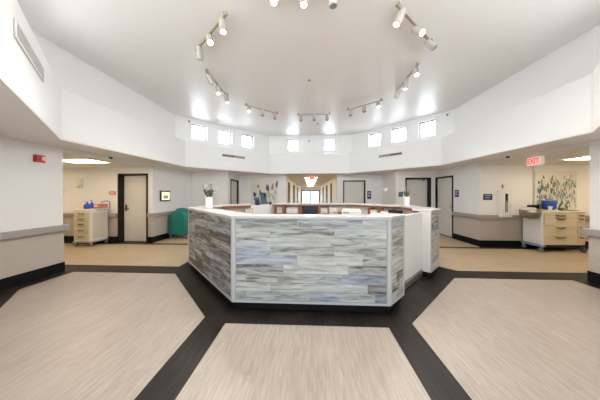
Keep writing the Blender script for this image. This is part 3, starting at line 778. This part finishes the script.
# extinguisher cabinet
t = thing('extinguisher_cabinet', 'tall white wall cabinet with narrow dark window beside the wide cart', 'cabinet', (5.49, 6.1, .85))
MB().box(-.17, -.08, 0, .17, 0, .76).build('cabinet_box', 'plastic_white', t, bevel=.008)
dr = MB().box(-.155, -.095, .02, .155, -.0805, .74).build('cabinet_door', 'plastic_white', t, bevel=.004)
MB().box(-.035, -.098, .14, .035, -.0953, .66).build('window', 'screen', dr)
MB().cyl((.0, -.100, .14), (.0, -.100, .40), .016, n=10).lathe([(.016, 0), (.006, .03), (.014, .05), (.003, .06)], (0, -.100, .40), 10).build('extinguisher', 'plastic_grey', dr)
MB().box(.09, -.105, .26, .10, -.0953, .36).build('cabinet_handle', 'metal', dr)
t = thing('extinguisher_marker', 'small red flame-shaped marker on white plate above the tall cabinet', 'sign', (5.46, 6.1, 1.63))
MB().box(-.09, -.006, 0, .09, -.001, .17).build('board', 'plastic_white', t, bevel=.002)
MB().prism([(-.012, 0), (.012, 0), (.012, .06), (.035, .06), (0, .13), (-.035, .06), (-.012, .06)], 0, .003).xform(Matrix.Translation((0, -.0065, .02)) @ Matrix.Rotation(R(90), 4, 'X')).build('emblem', 'red', t)

# exit sign
def textmesh(s, size, depth):
    cu = bpy.data.curves.new('t', 'FONT'); cu.body = s; cu.size = size; cu.extrude = depth; cu.align_x = 'CENTER'; cu.align_y = 'CENTER'; cu.offset = .004
    o = bpy.data.objects.new('t', cu); C.objects.link(o); bpy.context.view_layer.update()
    me = bpy.data.meshes.new_from_object(o.evaluated_get(bpy.context.evaluated_depsgraph_get())); bpy.data.objects.remove(o)
    return me
def exit_sign(loc, rz, label):
    t = thing('exit_sign', label, 'exit sign', loc, rz)
    MB().box(-.145, -.035, -.195, .145, .035, -.012).build('housing', 'exit_face', t, bevel=.006)
    MB().box(-.05, -.02, -.0115, .05, .02, .008).build('mount', 'plastic_white', t)
    me = textmesh('EXIT', .17, .002); me.materials.clear(); me.materials.append(MATS['exit_red'])
    o = bpy.data.objects.new('lettering', me); C.objects.link(o); o.parent = t
    o.rotation_euler = (R(90), 0, 0); o.location = (-.01, -.0375, -.104); o.scale = (.66, .95, 1)
exit_sign((4.86, 4.67, 2.31), R(-90), 'red lettered ceiling exit sign at the right alcove opening')
exit_sign((.10, 10.1, 2.398), 0, 'red exit sign hanging in the far central corridor')

# security cameras
def dome(loc, label):
    t = thing('security_camera', label, 'camera', loc)
    MB().lathe([(.03, -.03), (.055, -.025), (.06, 0)], n=20).build('housing', 'plastic_white', t, smooth=True)
    MB().lathe([(.003, -.07), (.022, -.062), (.038, -.045), (.042, -.031)], n=20).build('lens_dome', 'dome', t, smooth=True)
dome((-4.68, 4.60, 2.396), 'small dark dome camera under the soffit at left alcove')
dome((4.55, 4.95, 2.396), 'small dark dome camera under the soffit left of exit sign')

# vents
def grille(p, d, w, h, n, label, mat_f='vent_white', mat_s='vent_white', half=False):
    t = thing('air_vent', label, 'vent', (p[0], p[1], p[2]), math.atan2(d[1], d[0]))
    f = MB(); b = .022
    f.box(-w/2, -.015, 0, w/2, -.001, b); f.box(-w/2, -.015, h-b, w/2, -.001, h); f.box(-w/2, -.015, b, -w/2+b, -.001, h-b); f.box(w/2-b, -.015, b, w/2, -.001, h-b)
    f.build('frame', mat_f, t, bevel=.003)
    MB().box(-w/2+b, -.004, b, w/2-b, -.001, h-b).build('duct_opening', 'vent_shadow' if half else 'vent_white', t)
    for sd in (0, 1):
        s_ = MB(); x0 = -w/2+b if sd == 0 else .004; x1 = -.004 if sd == 0 else w/2-b
        for i in range(n):
            z = b+(h-2*b)*(i+.5)/n
            s_.add([(x0, -.013, z-.004), (x1, -.013, z-.004), (x1, -.006, z+.006), (x0, -.006, z+.006), (x0, -.010, z-.006), (x1, -.010, z-.006), (x1, -.0045, z+.004), (x0, -.0045, z+.004)],
                   [(0, 1, 2, 3), (4, 7, 6, 5), (0, 4, 5, 1), (3, 2, 6, 7), (0, 3, 7, 4), (1, 5, 6, 2)])
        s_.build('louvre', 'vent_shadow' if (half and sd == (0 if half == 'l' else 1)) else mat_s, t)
q = math.sqrt(.5)
grille((-2.92, 7.746, 2.89), (q, q), .92, .10, 3, 'narrow two-tone air slot on left bulkhead below three windows', 'vent_tan', 'vent_tan', 'l')
grille((2.95, 7.716, 2.89), (q, -q), .86, .10, 3, 'narrow two-tone air slot on right bulkhead below three windows', 'vent_tan', 'vent_tan', 'r')
grille((-2.92, 2.005, 2.87), (-q, q), .98, .17, 11, 'long white louvred return grille on the near left bulkhead')

# pictures
def picture(x, y, z0, w, h, label, blobs, name='floral_painting', sc_=1):
    t = thing(name, label, 'painting', (x, y, z0))
    MB().box(-w/2, -.03, 0, w/2, -.002, h).build('canvas', 'canvas', t, bevel=.002)
    bym = {}
    for (u, v, a, b, rot, m) in blobs: bym.setdefault(m, MB())
    for i, (u, v, a, b, rot, m) in enumerate(blobs):
        mb = bym[m]; n = 12; vs = []; ca, sa = math.cos(rot), math.sin(rot)
        for j in range(n):
            tt = 2*math.pi*j/n; k = 1+.18*math.sin(3*tt+i*1.7)
            px, pz = a*sc_*k*math.cos(tt), b*sc_*k*math.sin(tt)
            X_, Z_ = u*w+px*ca-pz*sa, v*h+px*sa+pz*ca
            X_ = min(w/2-.003, max(-w/2+.003, X_)); Z_ = min(h-.003, max(.003, Z_))
            vs.append((X_, -.0305-.0004-i*.00002, Z_))
        mb.add(vs, [tuple(range(n))])
    for m, mb in bym.items(): mb.build('painted_marks', m, t)
rg = random.Random(11)
bl = [(-.1, .35, .10, .22, .4, 'ink_grey'), (-.36, .42, .07, .10, 0, 'ink_navy'), (-.27, .14, .10, .16, .2, 'ink_navy'), (-.33, .26, .07, .10, -.2, 'ink_slate'), (.0, .38, .09, .15, .3, 'ink_navy'), (-.08, .30, .08, .22, 0, 'ink_slate'),
      (-.02, .12, .22, .06, .1, 'ink_slate'), (.12, .65, .07, .15, .15, 'ink_navy'), (.10, .72, .04, .10, 0, 'ink_slate'), (.30, .70, .05, .15, -.2, 'ink_rust'), (.46, .80, .045, .16, -.2, 'ink_green'),
      (-.23, .72, .06, .07, 0, 'ink_rust'), (.16, .42, .08, .16, .2, 'ink_lime'), (-.14, .48, .05, .14, .3, 'ink_green'), (.05, .22, .06, .12, .1, 'ink_slate'), (.22, .10, .08, .06, 0, 'ink_navy'), (.33, .32, .06, .14, .4, 'ink_grey'),
      (.20, .20, .05, .08, .4, 'ink_lime'), (.36, .10, .05, .05, 0, 'ink_slate'), (-.20, .2, .03, .2, .2, 'ink_green'), (.40, .5, .04, .12, 0, 'ink_grey')]
picture(-2.17, 9.7, .93, 1.30, 1.30, 'canvas of loose navy and green leaf shapes on the back wall', bl, sc_=1.12)
bl = []
for i in range(210):
    u = rg.uniform(-.47, .47); v = rg.betavariate(2.2, 2.2)*.85+.04
    bl.append((u, v, rg.uniform(.009, .026), rg.uniform(.03, .085), rg.uniform(-.3, .3), rg.choice(['ink_slate', 'ink_green', 'ink_grey', 'ink_grey', 'ink_rust', 'ink_lime', 'ink_slate', 'ink_green'])))
for i in range(26):
    u = rg.uniform(-.44, .44); bl.append((u, rg.uniform(.3, .6), .004, rg.uniform(.15, .3), rg.uniform(-.12, .12), 'ink_grey'))
picture(6.86, 6.1, 1.02, 1.10, 1.12, 'pale canvas crowded with slender wildflowers above the wide cart', bl)
struct(MB().box(6.279, 6.090, .91, 6.291, 6.0995, 2.32).build('trim_40', 'ink_grey'))
# small lit wall lamp in the right recess
t = thing('wall_sconce', 'small cream glowing wall lamp in the recess behind the right vase', 'lamp', (3.35, 9.0, 1.62), R(-90))
MB().box(-.05, -.02, 0, .05, -.001, .12).build('backplate', 'metal', t, bevel=.004)
MB().lathe([(.05, 0), (.075, .02), (.095, .14), (.09, .14), (.07, .02)], (0, -.10, 0), 18).build('shade', 'exit_face', t, smooth=True)

# ---------------------------------------------------------------- ceiling lights
def track(p0, p1, label, aims, lit=(1, 1, 1)):
    a, b = Vector((*p0, 0)), Vector((*p1, 0)); mid = (a+b)/2; L = (b-a).length; ang = math.atan2(b.y-a.y, b.x-a.x)
    t = thing('track_light', label, 'track light', (mid.x, mid.y, 4.199), ang, 'three-headed track lights on the rotunda ceiling')
    MB().box(-L/2, -.02, -.065, L/2, .02, -.035).build('rail', 'track_rail', t, bevel=.003)
    for mx_ in (-L/2+.05, L/2-.05): MB().cyl((mx_, 0, -.035), (mx_, 0, 0), .03).build('mount', 'track_rail', t)
    for s_, (px, py), on in zip((-.40, 0, .40), aims, lit):
        x = s_*L*.95
        d = Vector((px, py, -1.0)).normalized()
        # aims are given in world plan directions
        c_, s2 = math.cos(-ang), math.sin(-ang); d = Vector((d.x*c_-d.y*s2, d.x*s2+d.y*c_, d.z))
        pv = Vector((x, 0, -.115)); q0 = pv-d*.06; q1 = pv+d*.15
        hd = MB().cyl(q0, q1, .052, .056, 20).build('lamp_head', 'track_body', t, bevel=.004)
        MB().cyl(q1+d*.0005, q1+d*.004, .040, .040, 20).build('lamp_lens', 'lamp_lens' if on else 'frame_grey', hd)
        MB().cyl((x, 0, -.055), pv, .010, .010, 8).build('yoke', 'track_rail', hd)
        if not on: continue
        li = bpy.data.lights.new('track_spot', 'SPOT'); li.energy = SPOT; li.spot_size = R(140); li.spot_blend = .8; li.color = (1, .92, .83); li.shadow_soft_size = .04
        lo = bpy.data.objects.new('track_spot', li); C.objects.link(lo); lo.parent = hd; lo.location = q1+d*.03
        lo.rotation_mode = 'QUATERNION'; lo.rotation_quaternion = d.to_track_quat('-Z', 'Y')
SPOT = 45
track((-1.22, 2.95), (-2.10, 3.68), 'track light nearest the left of the ceiling, heads aimed down', [(.15, -.1), (.35, -.5), (.0, .25)], (1, 1, 0))
track((-2.235, 4.30), (-2.235, 5.50), 'track light on the left side, above the left windows', [(.4, .3), (.1, -.2), (.2, .1)], (0, 1, 1))
track((-1.93, 6.00), (-1.05, 6.72), 'track light at the back left above the three windows', [(.1, -.6), (.1, -.3), (.1, -.2)], (1, 0, 0))
track((-.43, 6.85), (.70, 6.83), 'track light across the back, above the two centre windows', [(0, -.2), (0, -.3), (0, -.2)], (0, 0, 0))
track((1.16, 6.54), (2.05, 5.87), 'track light at the back right above the three windows', [(-.1, -.2), (0, -.3), (-.1, -.6)], (0, 0, 1))
track((2.24, 5.45), (2.20, 4.25), 'track light on the right side, above the right windows', [(-.3, .4), (-.1, .1), (-.1, -.5)], (0, 1, 1))
track((2.15, 3.72), (1.20, 2.92), 'track light nearest the right of the ceiling, middle head lit', [(.5, -.5), (.4, -.8), (-.5, .1)], (0, 1, 1))
track((-.58, 2.66), (.42, 2.66), 'track light at the top edge of the view, over the counter front', [(0, -.5), (0, -.15), (0, .1)], (1, 1, 0))

def ceil_dot(name, cat, loc, label, r=.05, m='plastic_white'):
    t = thing(name, label, cat, loc)
    MB().lathe([(r*.8, -.022), (r, -.015), (r, 0)], n=20).build('housing', m, t, smooth=False)
    MB().lathe([(.004, -.05), (.012, -.04), (.010, -.022)], n=10).build('sensor', 'metal', t)
ceil_dot('sprinkler_head', 'sprinkler', (-.02, 4.86, 4.199), 'small brass sprinkler at the middle of the ceiling', .035, 'track_rail')
ceil_dot('smoke_detector', 'smoke detector', (.3, 7.9, 4.199), 'tiny round detector between back track light and centre windows', .05, 'vent_tan')
for i, (x, y, lab) in enumerate(((-4.27, 7.06, 'small dark camera high on the wall left of left windows'), (4.45, 6.88, 'small dark camera high on the wall right of the right windows'), (-.05, 9.42, 'small dark camera high between the two centre windows'))):
    t = thing('security_camera', lab, 'camera', (x, y, 4.06 if i < 2 else 3.92))
    MB().lathe([(.02, -.02), (.035, 0), (.035, .04), (.02, .055)], n=14).build('housing', 'plastic_grey', t, smooth=True)
    MB().lathe([(.003, -.03), (.014, -.025), (.016, -.0201)], n=12).build('lens', 'dome', t)
def troffer(x0, y0, x1, y1, z, label, m='troffer_glow', group=None):
    t = thing('ceiling_light', label, 'ceiling light', ((x0+x1)/2, (y0+y1)/2, z), 0, group); a, b = (x1-x0)/2, (y1-y0)/2
    MB().box(-a, -b, -.012, -a+.03, b, -.001).box(a-.03, -b, -.012, a, b, -.001).box(-a+.03, -b, -.012, a-.03, -b+.03, -.001).box(-a+.03, b-.03, -.012, a-.03, b, -.001).build('frame', 'plastic_white', t)
    MB().box(-a+.031, -b+.031, -.008, a-.031, b-.031, -.002).build('diffuser', m, t)
troffer(-6.15, 4.50, -5.15, 5.1, 2.319, 'lit rectangular ceiling panel in the left alcove')
troffer(5.95, 4.62, 6.95, 5.2, 2.319, 'lit rectangular ceiling panel in the right alcove')
troffer(-8.6, 4.5, -7.6, 5.1, 2.319, 'lit ceiling panel deeper in the left alcove, hidden by the pillar')
troffer(7.9, 4.62, 8.9, 5.2, 2.319, 'lit ceiling panel deeper in the right alcove, hidden by the pillar')
for i, y in enumerate((10.9, 13.2, 15.8, 19.0, 22.3)):
    troffer(-.30, y, .42, y+1.2, 2.399, ['first', 'second', 'third', 'fourth', 'fifth'][i]+' lit panel along the corridor ceiling, counted from the lobby', 'lamp_hall', 'corridor ceiling panels')

# ---------------------------------------------------------------- daylight
w = bpy.data.worlds.new('world'); SC.world = w; w.use_nodes = True
bg = w.node_tree.nodes['Background']; bg.inputs['Color'].default_value = (.80, .90, 1.0, 1); bg.inputs['Strength'].default_value = 15.0
def portal(p, d, w_, h_, zc, off=.3):
    """window portal: guides sky sampling through an opening (emits nothing itself)"""
    li = bpy.data.lights.new('window_portal', 'AREA'); li.shape = 'RECTANGLE'; li.size = w_; li.size_y = h_; li.cycles.is_portal = True
    o = bpy.data.objects.new('window_portal', li); C.objects.link(o)
    d = Vector((d[0], d[1], 0)).normalized(); nin = Vector((d.y, -d.x, 0))  # room side
    o.location = Vector((p[0], p[1], zc))-nin*off
    o.rotation_mode = 'QUATERNION'; o.rotation_quaternion = nin.to_track_quat('-Z', 'Y')
for r_ in [o for o in list(C.objects) if o.name.startswith('window_') and o.type == 'EMPTY']:
    bb = [c for c in r_.children if c.name.startswith('window_frame')][0].data
    xs = [v.co.x for v in bb.vertices]; zs_ = [v.co.z for v in bb.vertices]
    a = r_.rotation_euler.z
    portal(r_.location, (math.cos(a), math.sin(a)), max(xs)-min(xs), max(zs_)-min(zs_), r_.location.z+(max(zs_)+min(zs_))/2, .2)

# ---------------------------------------------------------------- camera
cam = bpy.data.cameras.new('camera'); co = bpy.data.objects.new('camera', cam); C.objects.link(co)
cam.sensor_width = 36; cam.lens = 205/600*36; cam.shift_y = -.01; cam.clip_start = .05; cam.clip_end = 200
co.location = (0, 0, 1.5); co.rotation_euler = (R(90), 0, R(2.79)); SC.camera = co
SC.view_settings.view_transform = 'Standard'; SC.view_settings.look = 'None'; SC.view_settings.gamma = 1; SC.view_settings.exposure = 1.10
SC.cycles.max_bounces = 14; SC.cycles.diffuse_bounces = 8; SC.cycles.glossy_bounces = 4; SC.cycles.transparent_max_bounces = 8
SC.cycles.sample_clamp_indirect = 6
SC.cycles.use_denoising = True
